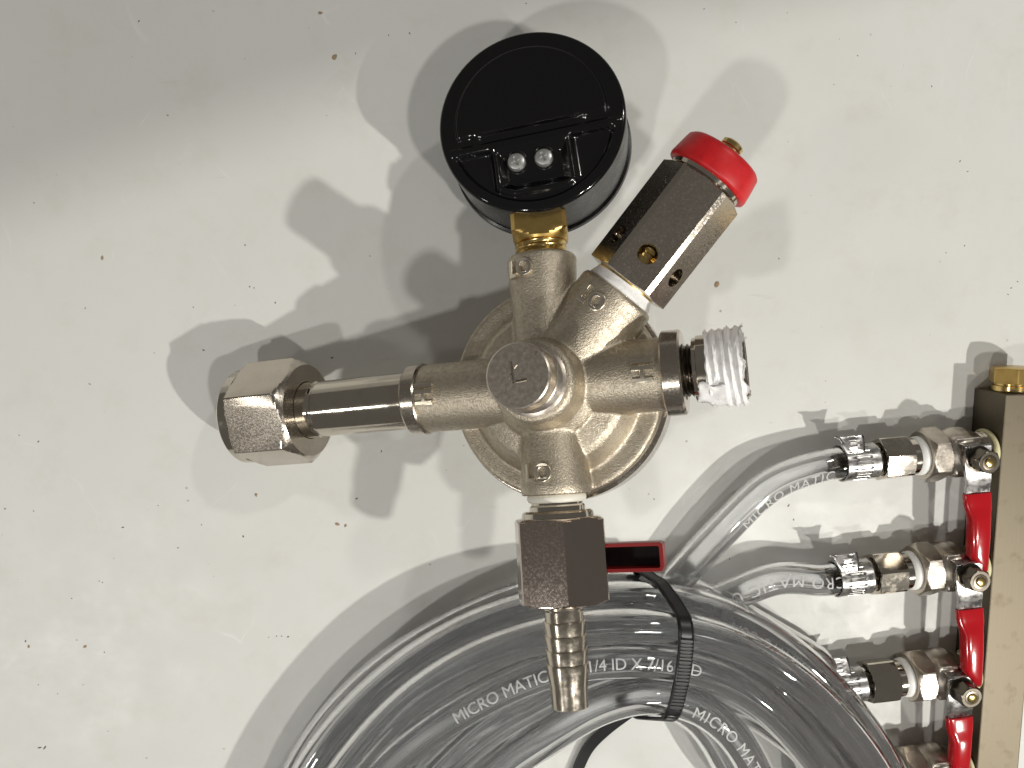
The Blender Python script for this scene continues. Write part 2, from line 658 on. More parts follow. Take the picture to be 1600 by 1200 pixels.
# centre plug
mb = MB().lathe([(16.0, 9.0), (16.9, 9.3), (17.8, 9.3), (18.2, 8.6), (18.4, 8.1)], n=96)
mb.thread(8.6, .5, 1.4, 18.0, 23.8, n=96)
mb.lathe([(23.2, 7.6), (23.6, 8.3), (28.0, 8.3), (28.6, 8.1), (28.9, 7.7), (28.92, 0.01)], n=96)
plug = mb.build("center_plug", M['turned'], reg, 25)


def stroke(p, q, w, z0, h):
    """a punched stroke: narrow ridge with sloping sides"""
    p, q = V(*p, z0), V(*q, z0)
    t = (q - p).normalized()
    s_ = Z.cross(t)
    a = [p + s_ * w, p - s_ * w, q - s_ * w, q + s_ * w]
    b = [p + t * w + Z * h, q - t * w + Z * h]
    return a + b, [(0, 1, 4), (1, 2, 5, 4), (2, 3, 5), (3, 0, 4, 5), (3, 2, 1, 0)]


mb = MB()
for p, q, w in (((-1.4, 3.6), (-1.1, -1.9), .30), ((-.6, -1.35), (2.5, -1.0), .17), ((-.6, -1.75), (2.3, -1.45), .14), ((.1, 2.6), (-.7, 1.7), .16), ((-2.3, -.9), (-1.5, .6), .14), ((2.1, 5.6), (1.4, 4.0), .17), ((5.2, 5.3), (4.8, 4.2), .2)):
    mb.add(*stroke(p, q, w, 28.9, .34))
mb.build("stamped_mark", M['nickel'], plug, smooth=False)

# inlet stem and nut
mb = MB().lathe([(39, 7.6), (41.2, 7.7), (41.6, 8.3), (70.2, 8.35), (70.6, 8.0), (71.2, 8.0), (71.6, 8.5), (77, 8.6), (78, 7.6)], axis=-X, n=96)
mb.build("inlet_stem", M['nickel'], reg)
mb = MB()
mb.hexa(28.6, 75.4, 95.0, axis=-X, up=Z, face_up=-17, c0=1.25, c1=.5, corner=.992)
nut = link("inlet_nut", cut(mb, [MB().lathe([(70, 8.75), (90, 8.75)], axis=-X, n=64)]), M['nickel_flat'], reg, 24)
MB().lathe([(94.2, 14.0), (94.5, 14.5), (97.4, 14.5), (98.4, 13.6), (98.4, 11.2), (94, 11.2)], axis=-X, n=96, cap=False).build("nut_collar", M['nickel'], nut)
MB().lathe([(77, 8.7), (96, 11.1)], axis=-X, n=64, cap=False).build("nut_bore", M['dark_nickel'], nut)

# outlet fitting on the right, wrapped in thread tape
fo = V(0, .9, 0)
mb = MB().thread(7.0, .7, 1.25, 35.0, 40.0, org=fo, axis=X, n=72)
fit = mb.build("side_fitting", M['dark_nickel'], reg)
MB().lathe([(38.9, 7.2), (39.1, 8.2), (40.0, 8.35), (40.2, 8.8), (43.6, 8.8), (44, 8.3), (51.6, 8.6), (52.2, 8.2), (52.2, 6.4), (46, 6.3)], org=fo, axis=X, n=96).build("fitting_collar", M['nickel'], fit)


def tape_r(a, t):
    q = ((t / 1.9 - a / (2 * pi)) % 1.0)
    ridge = max(0, 1 - abs(2 * q - 1) * 1.15)
    w = .45 * noise.noise(V(cos(a) * 2.2, sin(a) * 2.2, t * .9)) + .24 * noise.noise(V(cos(a) * 8, sin(a) * 8, t * 3.1))
    e = .35 + .06 * (t - 42)
    return 8.8 + e + (.8 + .35 * noise.noise(V(cos(a) * 1.5, sin(a) * 1.5, floor(t / 1.9 - a / (2 * pi)) * 3.7))) * ridge ** .8 + w


ts = [42.4 + 9.5 * i / 80 for i in range(81)]
mb = MB()
x_, y_, z_ = frame(X, Z)
nA = 120
vs, fs = [], []
for j, t in enumerate(ts):
    for i in range(nA):
        a = 2 * pi * i / nA
        rag = 0
        if j > 70:
            rag = (j - 70) / 10 * (.95 * noise.noise(V(cos(a) * 4, sin(a) * 4, 7)) + .5 * noise.noise(V(cos(a) * 11, sin(a) * 11, 3)))
        if j < 10:
            rag = -(10 - j) / 10 * (.9 * noise.noise(V(cos(a) * 3, sin(a) * 3, 17)))
        r = tape_r(a, t)
        vs.append(fo + z_ * (t + rag) + (x_ * cos(a) + y_ * sin(a)) * r)
for j in range(len(ts) - 1):
    for i in range(nA):
        k = (i + 1) % nA
        fs.append((j * nA + i, j * nA + k, (j + 1) * nA + k, (j + 1) * nA + i))
mb.add(vs, fs)
tape = mb.build("thread_tape", M['tape'], fit, 80)
# torn tape flap lying over the collar
vs, fs = [], []
nu, nv = 14, 9
for i in range(nu):
    for j in range(nv):
        u, v = i / (nu - 1), j / (nv - 1)
        th = radians(-28 - 42 * v - 6 * u) + .05 * sin(u * 9)
        t = 40.6 + 6.6 * u - 1.3 * v * (1 - u) + .4 * noise.noise(V(u * 5, v * 5, 2))
        r = 9.35 + 1.3 * u + .45 * noise.noise(V(u * 4, v * 6, 9)) + .25 * sin(v * 11 + u * 3)
        if i == 0:
            t += .7 * noise.noise(V(v * 9, 1, 4))
        # angle measured from local z towards +y
        vs.append(fo + V(t, r * sin(th), r * cos(th)))
for i in range(nu - 1):
    for j in range(nv - 1):
        fs.append((i * nv + j, (i + 1) * nv + j, (i + 1) * nv + j + 1, i * nv + j + 1))
flap = MB().add(vs, fs).build("tape_flap", M['tape'], fit, 80)
md = flap.modifiers.new("thickness", 'SOLIDIFY')
md.thickness = .12 * MM

# bottom outlet: washer, ball valve, barb
MB().lathe([(29.0, 6.9), (29.1, 7.7), (29.5, 7.95), (30.3, 8.0), (30.9, 7.7), (31.2, 7.2), (31.3, 6)], axis=-Y, n=72).build("sealing_washer", M['washer'], reg)
mb = MB()
mb.hexa(22.6, 35.2, 57.6, axis=-Y, up=Z, face_up=8, c0=.55, c1=.55, corner=.985)
sv = mb.build("shutoff_valve", M['chrome'], reg, 24)
mb = MB().lathe([(30.6, 6.9), (31.8, 7.0), (32.2, 7.5), (33.3, 7.5), (33.35, 8.9), (33.9, 9.6), (35.6, 9.8)], axis=-Y, n=72)
mb.build("valve_neck", M['nickel'], sv)
pr = [(57, 5.6), (59, 5.5), (59.6, 5.15), (62.2, 5.15)]
for k in range(4):
    t0 = 62.2 + k * 3.6
    pr += [(t0, 5.15 if k == 0 else 4.95), (t0 + .05, 5.6), (t0 + .5, 5.65), (t0 + 5.45, 5.0)]
pr += [(84.0, 4.8), (84.3, 4.4), (84.4, 3.6), (80, 3.3)]
MB().lathe(pr, axis=-Y, n=72).build("hose_barb", M['barb'], sv, 25)
# red lever, an upturned channel seen from its open side
vs, fs = [], []


def rrect(hx, hy, r, n=5):
    out = []
    for cxx, cyy, a0 in ((hx - r, hy - r, 0), (-hx + r, hy - r, 90), (-hx + r, -hy + r, 180), (hx - r, -hy + r, 270)):
        for k in range(n + 1):
            a = radians(a0 + 90 * k / n)
            out.append((cxx + r * cos(a), cyy + r * sin(a)))
    return out


def channel(c, hx, hy, wall, z0, z1, floor_z):
    ro, ri = rrect(hx, hy, 1.1), rrect(hx - wall, hy - wall, .5)
    n = len(ro)
    vs = [V(c[0] + x, c[1] + y, z) for z, ring, g in ((z0, ro, .94), (z1 - .3, ro, 1), (z1, ro, .97), (z1 - .05, ri, 1), (floor_z, ri, 1)) for x, y in [(p[0] * g, p[1] * g) for p in ring]]
    fs = []
    for j in range(4):
        for i in range(n):
            k = (i + 1) % n
            fs.append((j * n + i, j * n + k, (j + 1) * n + k, (j + 1) * n + i))
    fs.append(tuple(reversed(range(n))))
    fs.append(tuple(4 * n + i for i in range(n)))
    return vs, fs


lever = MB().add(*channel((18.6, -46.4), 8.6, 3.75, .95, -9, 0, -8)).build("lever", M['dull_red'], sv)
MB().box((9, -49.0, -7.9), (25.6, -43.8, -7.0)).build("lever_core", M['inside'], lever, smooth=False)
MB().lathe([(8.5, 3.2), (10.3, 3.2)], org=V(0, -46.4, -4), axis=X, n=32).build("lever_stem", M['nickel'], sv)

# relief valve
rv = MB().hexa(21.8, 34.9, 67.0, org=DO, axis=D, up=Z, c0=.35, c1=.55, corner=.965, face_up=15)
cutters = [MB().lathe([(36.5, 8.0), (66, 8.0)], org=DO, axis=D, n=48)]
fx, fy, fz = frame(D, Z)
for k in range(6):
    a = k * pi / 3 + radians(15)
    dirn = fx * cos(a) + fy * sin(a)
    cutters.append(MB().lathe([(6.5, 2.65), (14, 2.65)], org=DO + D * 43.2, axis=dirn, n=28))
relief = link("relief_valve", cut(rv, cutters), M['nickel_flat'], reg, 22)
MB().lathe([(36.6, 4.5), (38.5, 4.5), (38.6, 6.6), (42.6, 6.6), (42.9, 5.2), (44.0, 5.2), (44.2, 6.4), (45.4, 6.4), (45.7, 4.6), (65, 4.6)], org=DO, axis=D, n=48).build("brass_poppet", M['brass_shiny'], relief)
MB().lathe([(31.0, 7.0), (31.2, 9.2), (31.8, 9.7), (32.6, 9.5), (33.6, 9.0), (34.4, 8.9), (34.6, 8.0)], org=DO, axis=D, n=72).build("sealing_tape", M['tape'], relief, 50)
mb = MB().lathe([(34.2, 7.6), (34.3, 8.6), (35.4, 8.7)], org=DO, axis=D, n=64)
mb.build("valve_shank", M['brass'], relief)
MB().lathe([(66.8, 10.1), (67.0, 9.4), (67.4, 9.3), (67.6, 10.2), (68.6, 10.4), (69.0, 9.0), (69.4, 8)], org=DO, axis=D, n=72).build("valve_collar", M['nickel'], relief)


def cap_r(a, t):
    base = {68.6: 11.15, 68.9: 11.75, 69.6: 11.9, 72: 11.6, 74.6: 11.25, 75.7: 11.05, 76.3: 10.4, 76.5: 7.0, 76.5001: 2.0}[t]
    return base + .14 * noise.noise(V(cos(a) * 1.7, sin(a) * 1.7, t * .3))


MB().revolve(cap_r, [68.6, 68.9, 69.6, 72, 74.6, 75.7, 76.3, 76.5, 76.5001], org=DO, axis=D, n=96).build("red_cap", M['red_cap'], relief, 60)
MB().lathe([(75, 2.6), (78.8, 2.75), (79.1, 3.05), (80.2, 3.05), (80.6, 2.6)], org=DO, axis=D, n=40).build("brass_pin", M['brass_shiny'], relief)

# pressure gauge, seen from the back
TH = radians(8)
GA = Z * cos(TH) + X * sin(TH)
GX = X * cos(TH) - Z * sin(TH)
GC = V(.7, 72.2, -.4)
HB = 10.6


def sstep(a, b, x):
    t = max(0., min(1., (x - a) / (b - a)))
    return t * t * (3 - 2 * t)


def back_height(u, v):
    r = sqrt(u * u + v * v)
    k = radians(4.5)                                # the pressed line leans a little
    ur, vr = u * cos(k) + v * sin(k), -u * sin(k) + v * cos(k)
    h = 0.
    up = sstep(-2.1, -1.2, vr) * (1 - sstep(20.3, 21.3, r))
    h += 1.0 * up
    h += .5 * sstep(-7.0, -6.0, vr) * (1 - sstep(-4.6, -3.7, vr))
    h -= 1.1 * (1 - sstep(-7.2, -5.8, vr)) * (1 - sstep(21.8, 23.2, r))
    # walled pocket round the screws
    du = abs(ur + .9) - 10.4
    dv = max(-19.6 - vr, vr + 6.4, r - 20.8)
    d = max(du, dv) if max(du, dv) <= 0 else sqrt(max(du, 0) ** 2 + max(dv, 0) ** 2)
    h += 1.25 * math.exp(-((d + .3) / 1.25) ** 2) * (1 - sstep(-7.2, -5.6, vr))
    h -= .5 * (1 - sstep(-3.2, -1.8, d))
    for bx, by in ((-15.5, -2.6), (13.6, -2.6)):
        q = ((ur - bx) ** 2 + (vr - by) ** 2) / 1.3
        h += .55 * math.exp(-q)
    return h * 1.3


mb = MB()
vs, fs = [], []
nr, na = 84, 220
R1 = 24.7
for j in range(nr + 1):
    r = R1 * (j / nr)
    for i in range(na):
        a = 2 * pi * i / na
        u, v = r * cos(a), r * sin(a)
        h = back_height(u, v)
        h *= (1 - sstep(23.4, 24.7, r))
        vs.append(GC + GX * u + Y * v + GA * (HB + h))
for k in range(1, 9):
    b = radians(90 * k / 8)
    r = R1 + 1.1 * sin(b)
    z = HB - 1.1 * (1 - cos(b))
    for i in range(na):
        a = 2 * pi * i / na
        vs.append(GC + (GX * cos(a) + Y * sin(a)) * r + GA * z)
for j in range(nr + 8):
    for i in range(na):
        k = (i + 1) % na
        fs.append((j * na + i, j * na + k, (j + 1) * na + k, (j + 1) * na + i))
mb.add(vs, fs)
gauge = mb.build("pressure_gauge", M['black'], reg, 60)
MB().lathe([(HB - 1.05, 25.78), (-HB + 2.2, 25.85), (-HB + 1.9, 26.5), (-HB + .5, 26.7), (-HB, 26.0), (-HB, 23.4), (-HB + 1.2, 23.2)], org=GC, axis=GA, n=160, cap=False).build("case_side", M['case'], gauge)
MB().lathe([(-HB + .9, 23.4), (-HB + 1.0, 0.01)], org=GC, axis=GA, n=96, cap=False).build("dial_glass", M['blackplastic'], gauge)
for su, sv_ in ((-4.7, -11.0), (2.8, -10.7)):
    o_ = GC + GX * su + Y * sv_ + GA * (HB - 1.7)
    sh = MB().lathe([(0, 2.5), (.9, 2.55), (1.5, 2.2), (1.85, 1.4), (1.95, .02)], org=o_, axis=GA, n=36)
    dr = [MB().box((-1.35, -.32, 1.3), (1.35, .32, 3), Matrix((GX, Y, GA)).transposed() @ Matrix.Rotation(radians(a_ + 20), 3, 'Z'), o_) for a_ in (0, 90)]
    link("screw", cut(sh, dr), M['screw'], gauge, 30)
st = MB().hexa(14.8, 40.6, 53.5, axis=Y, up=Z, face_up=15, c0=1.6, c1=.2, corner=.985, n=4)
MB().hexa(15.2, 40.4, 52.5, org=V(.2, 0, 0), axis=Y, up=Z, face_up=12, c0=1.35, c1=.2, corner=.93, n=4).build("gauge_stem", M['brass'], gauge, 24)
MB().thread(7.3, .55, 1.4, 36.0, 41.4, axis=Y, n=72).build("stem_thread", M['brass_shiny'], gauge)

# ------------------------------------------------------------------ valve manifold
BY = radians(.4)
BW, BL, BH = V(cos(BY), sin(BY), 0), V(sin(BY), -cos(BY), 0), V(0, 0, 1)
BO = at(1522, 606, 0)
man = empty("valve_manifold", mtx(BW, -BL, BH, BO))
tag(man, "square metal manifold bar with a row of red handled shutoff valves", "manifold")
BS = 15.9
mb = MB().box((0, -190, 0), (BS, 0, BS))
bar = mb.build("bar", M['bar'], man, smooth=False)
bv = bar.modifiers.new("edge", 'BEVEL')
bv.width = .45 * MM
bv.segments = 2
mb = MB().lathe([(-.5, 4.6), (.1, 4.6), (.2, 6.3), (1.9, 6.3), (2.1, 5.6), (2.9, 5.6)], org=V(8, 0, 8), axis=Y, n=64)
ep = mb.build("end_plug", M['brass_shiny'], man)
MB().hexa(12.6, 2.8, 8.2, org=V(8, 0, 8), axis=Y, up=Z, face_up=6, c0=.3, c1=.6).build("plug_head", M['brass'], ep, 24)

VY = radians(4.2)                                  # valve bodies are screwed in a few degrees askew
VX = V(-cos(VY), -sin(VY), 0)
VYY = Z.cross(VX)


def make_valve():
    """valve in its own frame: x away from the bar, y along the handle, z up"""
    mb = MB()
    mb.lathe([(4.5, 6.3), (6.2, 7.0), (18.5, 7.2)], axis=X, n=48)
    mb.lathe([(6, 4.5), (7.6, 7.4), (9.4, 8.6), (12.6, 8.7), (15, 8.2), (17, 7.4)], axis=X, n=48)
    mb.box((6.6, -6.4, -4), (15.8, 6.4, 6.7))
    mb.lathe([(0, 4.6), (8.2, 4.6)], org=V(10.6, 0, 0), axis=Z, n=40)
    v = link("shutoff_valve", melt(mb, .4, 4), M['cast2'], man, 50)
    MB().lathe([(0.02, 6.3), (.1, 6.9), (.5, 7.1), (1.1, 7.1), (1.5, 6.8)], axis=X, n=56).build("yellowed_washer", M['yellow'], v)
    MB().thread(6.35, .45, 1.3, 1.3, 6.6, axis=X, n=56).build("threaded_end", M['nickel'], v)
    MB().hexa(16.6, 17.2, 24.2, axis=X, up=Z, face_up=4, c0=1.0, c1=1.2).build("hex_end", M['cast2'], v, 24)
    MB().lathe([(23.6, 4.6), (23.9, 6.3), (24.6, 6.7), (25.9, 6.6), (26.7, 6.0), (27.2, 5)], axis=X, n=48).build("white_seal", M['seal'], v, 45)
    MB().lathe([(26.6, 5.2), (27, 6.2), (29.4, 6.2), (29.8, 5.9)], axis=X, n=48).build("nut_shoulder", M['nickel'], v)
    MB().hexa(13.4, 29.2, 39.6, axis=X, up=Z, face_up=-8, c0=.9, c1=.5, corner=.97).build("swivel_nut", M['nickel'], v, 24)
    pr = [(38.8, 3.6), (40.2, 3.6), (40.4, 2.9)]
    for k in range(4):
        t = 41 + k * 3.4
        pr += [(t, 2.7), (t + 2.8, 3.12), (t + 2.9, 2.7)]
    pr += [(55.2, 2.3), (55.4, 1.9), (52, 1.8)]
    MB().lathe(pr, axis=X, n=40).build("barb", M['nickel'], v)
    # stem, washers and nut
    so = V(10.6, 0, 0)
    MB().lathe([(7.8, 3.9), (9.9, 3.9), (10.0, 4.3), (10.9, 4.4), (11.1, 3.6), (12.2, 3.6)], org=so, axis=Z, n=40).build("stem_collar", M['dark_nickel'], v)
    MB().hexa(7.1, 11.9, 16.0, org=so, axis=Z, up=X, face_up=12, c0=.4, c1=.9).build("stem_nut", M['dark_nickel'], v, 24)
    MB().lathe([(15, 2.5), (16.15, 2.45), (16.2, 2.0)], org=so, axis=Z, n=32).build("nut_ring", M['dark_nickel'], v)
    MB().lathe([(15, 1.75), (16.5, 1.7), (16.7, 1.3), (16.72, .02)], org=so, axis=Z, n=32).build("stem_tip", M['brass_shiny'], v)
    # steel lever arm: a bent strip
    path = [(-4.8, 7.4), (-4.7, 9.4), (-4.2, 10.0), (2, 10.0), (5.6, 10.0), (8.2, 9.4), (10.6, 8.2), (12.8, 7.5), (16, 7.3)]
    cx_ = [10.7, 10.7, 10.7, 10.6, 10.4, 9.8, 9.3, 8.9, 8.6]
    hw = [4.4, 4.5, 4.6, 4.7, 4.4, 4.25, 4.25, 4.3, 4.0]
    vs, fs = [], []
    for (yy, zz), c_, h_ in zip(path, cx_, hw):
        for sx in (-1, 1):
            for dz in (-.6, .6):
                vs.append(V(c_ + sx * h_, yy, zz + dz))
    for j in range(len(path) - 1):
        a, b = j * 4, j * 4 + 4
        fs += [(a, a + 2, b + 2, b), (a + 1, b + 1, b + 3, a + 3), (a, b, b + 1, a + 1), (a + 2, a + 3, b + 3, b + 2)]
    fs += [(0, 1, 3, 2), (len(vs) - 4, len(vs) - 2, len(vs) - 1, len(vs) - 3)]
    arm = MB().add(vs, fs).build("lever_arm", M['steel'], v, 30)
    bvl = arm.modifiers.new("edge", 'BEVEL')
    bvl.width = .3 * MM
    bvl.segments = 2
    # red vinyl grip
    secs = []
    for yy, c_, h_, t_, zz, tilt in ((12.6, 8.9, 4.75, 1.5, 7.5, 0), (13.2, 8.9, 4.9, 1.7, 7.5, 0), (16.4, 8.7, 4.8, 1.75, 7.6, 0), (18.2, 8.6, 4.5, 1.9, 7.8, 0), (19.8, 8.6, 4.0, 2.2, 8.0, 0), (21.5, 8.6, 3.75, 2.45, 8.2, 0),
                                     (28, 8.8, 3.7, 2.55, 8.3, 0), (34, 9.0, 3.55, 2.5, 8.2, .1), (36.5, 8.6, 3.2, 2.35, 8.2, .35), (38.6, 7.9, 2.4, 2.1, 8.1, .5), (39.8, 7.5, 1.6, 1.6, 8.1, .5), (40.3, 7.3, .6, .8, 8.1, .5)):
        secs.append((V(c_, yy, zz), V(cos(tilt), -sin(tilt) * .9, 0), Z, h_, t_))
    MB().loft(secs, 32, 2.9).build("red_grip", M['red'], v, 50)
    return v


M['cast2'] = mat("satin_valve_nickel", (.54, .49, .43), .30, 1, bump=(1300, .35, .08, 3), vary=(200, (.42, .37, .31), .45, .75), rvary=(500, .45, .4, .7))


def clone(o, parent=None):
    c = o.copy()
    COL.objects.link(c)
    c.parent = parent
    for ch in list(o.children):
        clone(ch, c)
    return c


VL = [20.0, 60.8, 100.4, 137.0]
rel = Matrix.Rotation(0, 4, 'Z')
proto = make_valve()
valve_world = []
man_inv = mtx(BW, -BL, BH, BO).inverted()
for k, l in enumerate(VL):
    v = proto if k == 0 else clone(proto, man)
    roll = (0, radians(-2), radians(3), radians(1))[k]
    org = BO + BL * l + BH * 8.8
    rx = VX
    rz = (Z * cos(roll) + VYY * sin(roll))
    ry = rz.cross(rx)
    mw = mtx(rx, ry, rz, org)
    v.matrix_local = man_inv @ mw
    valve_world.append((org, rx, ry, rz))

# ------------------------------------------------------------------ clear hoses
OR_, IR = 5.55, 3.3
COILC = V(54.7, -219.6, 0)
COILR = 93.0
PHT = atan2((at(1003, 1006, 14) - COILC).y, (at(1003, 1006, 14) - COILC).x)
COILR = (at(1003, 1006, 14) - COILC).xy.length


def catmull(pts, step=1.6):
    out = []
    P = [Vector(p) for p in pts]
    P = [P[0] * 2 - P[1]] + P + [P[-1] * 2 - P[-2]]
    for i in range(1, len(P) - 2):
        p0, p1, p2, p3 = P[i - 1:i + 3]
        n = max(2, int((p2 - p1).length / step))
        for k in range(n):
            t = k / n
            out.append(.5 * ((2 * p1) + (p2 - p0) * t + (2 * p0 - 5 * p1 + 4 * p2 - p3) * t * t + (3 * p1 - p0 - 3 * p2 + p3) * t ** 3))
    out.append(P[-2].copy())
    for _ in range(4):
        out = [out[0]] + [(out[i - 1] + out[i] * 2 + out[i + 1]) / 4 for i in range(1, len(out) - 1)] + [out[-1]]
    return out


def frames(pts):
    T = [(pts[min(i + 1, len(pts) - 1)] - pts[max(i - 1, 0)]).normalized() for i in range(len(pts))]
    N = []
    for t in T:                                   # keep the frame upright so that print can sit on top
        n = Z - t * Z.dot(t)
        N.append(n.normalized())
    return T, N, [t.cross(n) for t, n in zip(T, N)]


def sweep_tube(pts, ro, ri, n=28):
    T, N, B = frames(pts)
    vs, fs = [], []
    m = len(pts)
    for r in (ro, ri):
        for p, nn, b in zip(pts, N, B):
            for i in range(n):
                a = 2 * pi * i / n
                vs.append(p + (nn * cos(a) + b * sin(a)) * r)
    for s_, flip in ((0, False), (m * n, True)):
        for j in range(m - 1):
            for i in range(n):
                k = (i + 1) % n
                f = (s_ + j * n + i, s_ + j * n + k, s_ + (j + 1) * n + k, s_ + (j + 1) * n + i)
                fs.append(tuple(reversed(f)) if not flip else f)
    for j, flip in ((0, False), (m - 1, True)):
        for i in range(n):
            k = (i + 1) % n
            f = (j * n + i, j * n + k, m * n + j * n + k, m * n + j * n + i)
            fs.append(f if not flip else tuple(reversed(f)))
    return vs, fs


U = 11.35
Z0, Z1, Z2 = 5.7, 17.0, 27.0
# (radial offset, height) of every pass of the four hoses where the tie holds them
SLOTS = [[(-.5 * U, Z0), (1.5 * U, Z1), (1.05 * U, Z2)],
         [(.5 * U, Z0), (.5 * U, Z1), (0.03 * U, Z2)],
         [(1.5 * U, Z0), (-.5 * U, Z1), (-1.0 * U, Z2)],
         [(-1.5 * U, Z0), (-1.5 * U, Z1)]]


def spread(phi, seed, u, z):
    """how far a strand has wandered from its place in the bundle, away from the tie"""
    d = ((phi - PHT + pi) % (2 * pi)) - pi         # + is left of the tie
    w = sstep(.10, .95, abs(d))
    wob = noise.noise(V(cos(phi) * 1.3 + seed * 7.1, sin(phi) * 1.3, seed)) * 3.6
    if d > 0:
        k = 1 + (.10 if u > 0 else .55) * w
        if u > 0:
            u -= 3.0 * sstep(.2, 1.0, d)
        else:
            u -= 7.0 * sstep(-.05, .42, d)
    else:
        k = 1 + .12 * w
        if u > 0:
            u -= 4.0 * sstep(.1, .8, -d)
        if u < -10:
            u -= 12.0 * sstep(.1, .75, -d)
    lift = noise.noise(V(cos(phi) * 1.1 - seed * 3.3, sin(phi) * 1.1, seed + 5)) * 2.0
    side = (-2.0 if d < 0 else 0.) * w
    return u * k + wob * w + side, max(5.7, z + lift * w - (1.5 * w if z > 10 else 0))


def coil_point(phi, u, z):
    return V(COILC.x + cos(phi) * (COILR + u), COILC.y + sin(phi) * (COILR + u), z)


LEADS = [[(1205, 757, 9.5), (1125, 832, 9.2), (1050, 912, 7.2), (975, 990, 5.8)],
         [(1215, 903, 9.0), (1140, 930, 7.6), (1060, 962, 6.0)],
         [(1285, 1042, 8.0), (1220, 1000, 6.6)],
         [(1262, 1180, 8.0), (1170, 1110, 6.8)]]
JOIN = [.24, .14, -.20, -.30]
HLABEL = ["clear plastic hose clamped to the topmost red handled valve, printed in white",
          "clear plastic hose clamped to the second red handled valve from the top",
          "clear plastic hose clamped to the third red handled valve, behind the coil",
          "clear plastic hose running to the lowest valve, on the inside of the coil"]
hoses, hose_paths = [], []
for k in range(4):
    org, rx, ry, rz = valve_world[k]
    pts = [org + rx * t for t in (40.4, 47, 54, 58)]
    pts += [at(*p) for p in LEADS[k]]
    start = PHT + JOIN[k]
    npass = len(SLOTS[k])
    end = PHT + 2 * pi * (npass - 1) + 2.9
    phi = start
    while phi < end:
        q = (phi - PHT) / (2 * pi)                 # which pass we are on
        a = min(npass - 1, max(0, int(floor(q + .5))))
        fr = q - floor(q)
        # moves from one pass to the next on the far side of the coil
        i0 = min(npass - 1, max(0, int(floor(q))))
        i1 = min(npass - 1, i0 + 1)
        w = sstep(.36, .80, fr) if q >= 0 else 0.
        if q < 0:
            i0 = i1 = 0
        u0, z0 = SLOTS[k][i0]
        u1, z1 = SLOTS[k][i1]
        u, z = u0 + (u1 - u0) * w, z0 + (z1 - z0) * w
        uu, zz = spread(phi, k * 3 + i0 + w, u, z)
        pts.append(coil_point(phi, uu, zz))
        phi += .11
    path = catmull(pts)
    hose_paths.append(path)
    vs, fs = sweep_tube(path, OR_, IR)
    me = bpy.data.meshes.new("clear_hose")
    me.from_pydata([tuple(v * MM) for v in vs], [], fs)
    h = link("clear_hose", me, M['hose'], None, 60)
    tag(h, HLABEL[k], "hose", "clear plastic hoses")
    hoses.append(h)


def print_on_hose(k, centre_px, z, body, size=5.6, roll=0., flip=False, spacing=1.15):
    """white lettering laid along the top of a hose"""
    path = hose_paths[k]
    T, N, B = frames(path)
    tgt = at(*centre_px, z)
    ic = min(range(len(path)), key=lambda i: (path[i] - tgt).length)
    S = [0.]
    for i in range(1, len(path)):
        S.append(S[-1] + (path[i] - path[i - 1]).length)
    me = text_mesh(body, size, 0, spacing, 0)
    bm = bmesh.new()
    bm.from_mesh(me)
    bmesh.ops.triangulate(bm, faces=bm.faces)
    bmesh.ops.subdivide_edges(bm, edges=[e for e in bm.edges if e.calc_length() > .9 * MM], cuts=2)
    bm.to_mesh(me)
    bm.free()
    sgn = -1 if not flip else 1                    # hoses run right to left over the top of the coil
    for v in me.vertices:
        g = v.co / MM
        s = S[ic] + sgn * g.x
        i = max(0, min(len(path) - 2, next((j for j in range(max(0, ic - 260), len(S)) if S[j] > s), len(S) - 1) - 1))
        f = max(0., min(1., (s - S[i]) / max(1e-6, S[i + 1] - S[i])))
        p = path[i].lerp(path[i + 1], f)
        n_ = N[i].lerp(N[i + 1], f).normalized()
        b_ = B[i].lerp(B[i + 1], f).normalized()
        # b_ points to the outside of the coil when the hose runs leftwards
        side = b_ * (1 if b_.dot(p - COILC) > 0 else -1) * (1 if not flip else -1)
        th = roll + g.y / OR_
        v.co = (p + (n_ * cos(th) + side * sin(th)) * (OR_ + .10)) * MM
    return link("printed_lettering", me, M['print'], hoses[k], 60)


PRINT = "MICRO MATIC USA 1/4 ID X 7/16 OD"
print_on_hose(1, (905, 1078), 30, PRINT, roll=radians(14), size=5.0, spacing=.98)
print_on_hose(0, (1222, 760), 12, "MICRO MATIC", roll=radians(-28), size=5.2)
print_on_hose(1, (1225, 905), 12, "MICRO MATIC USA", roll=radians(-10), size=5.6, flip=True)
print_on_hose(2, (1190, 1120), 30, "MICRO MATIC", roll=radians(0), size=5.2)
print_on_hose(0, (1250, 985), 17, "MICRO MATIC USA", roll=radians(15), size=5.2, flip=True)

# hose clamps: slotted bands with a raised tail


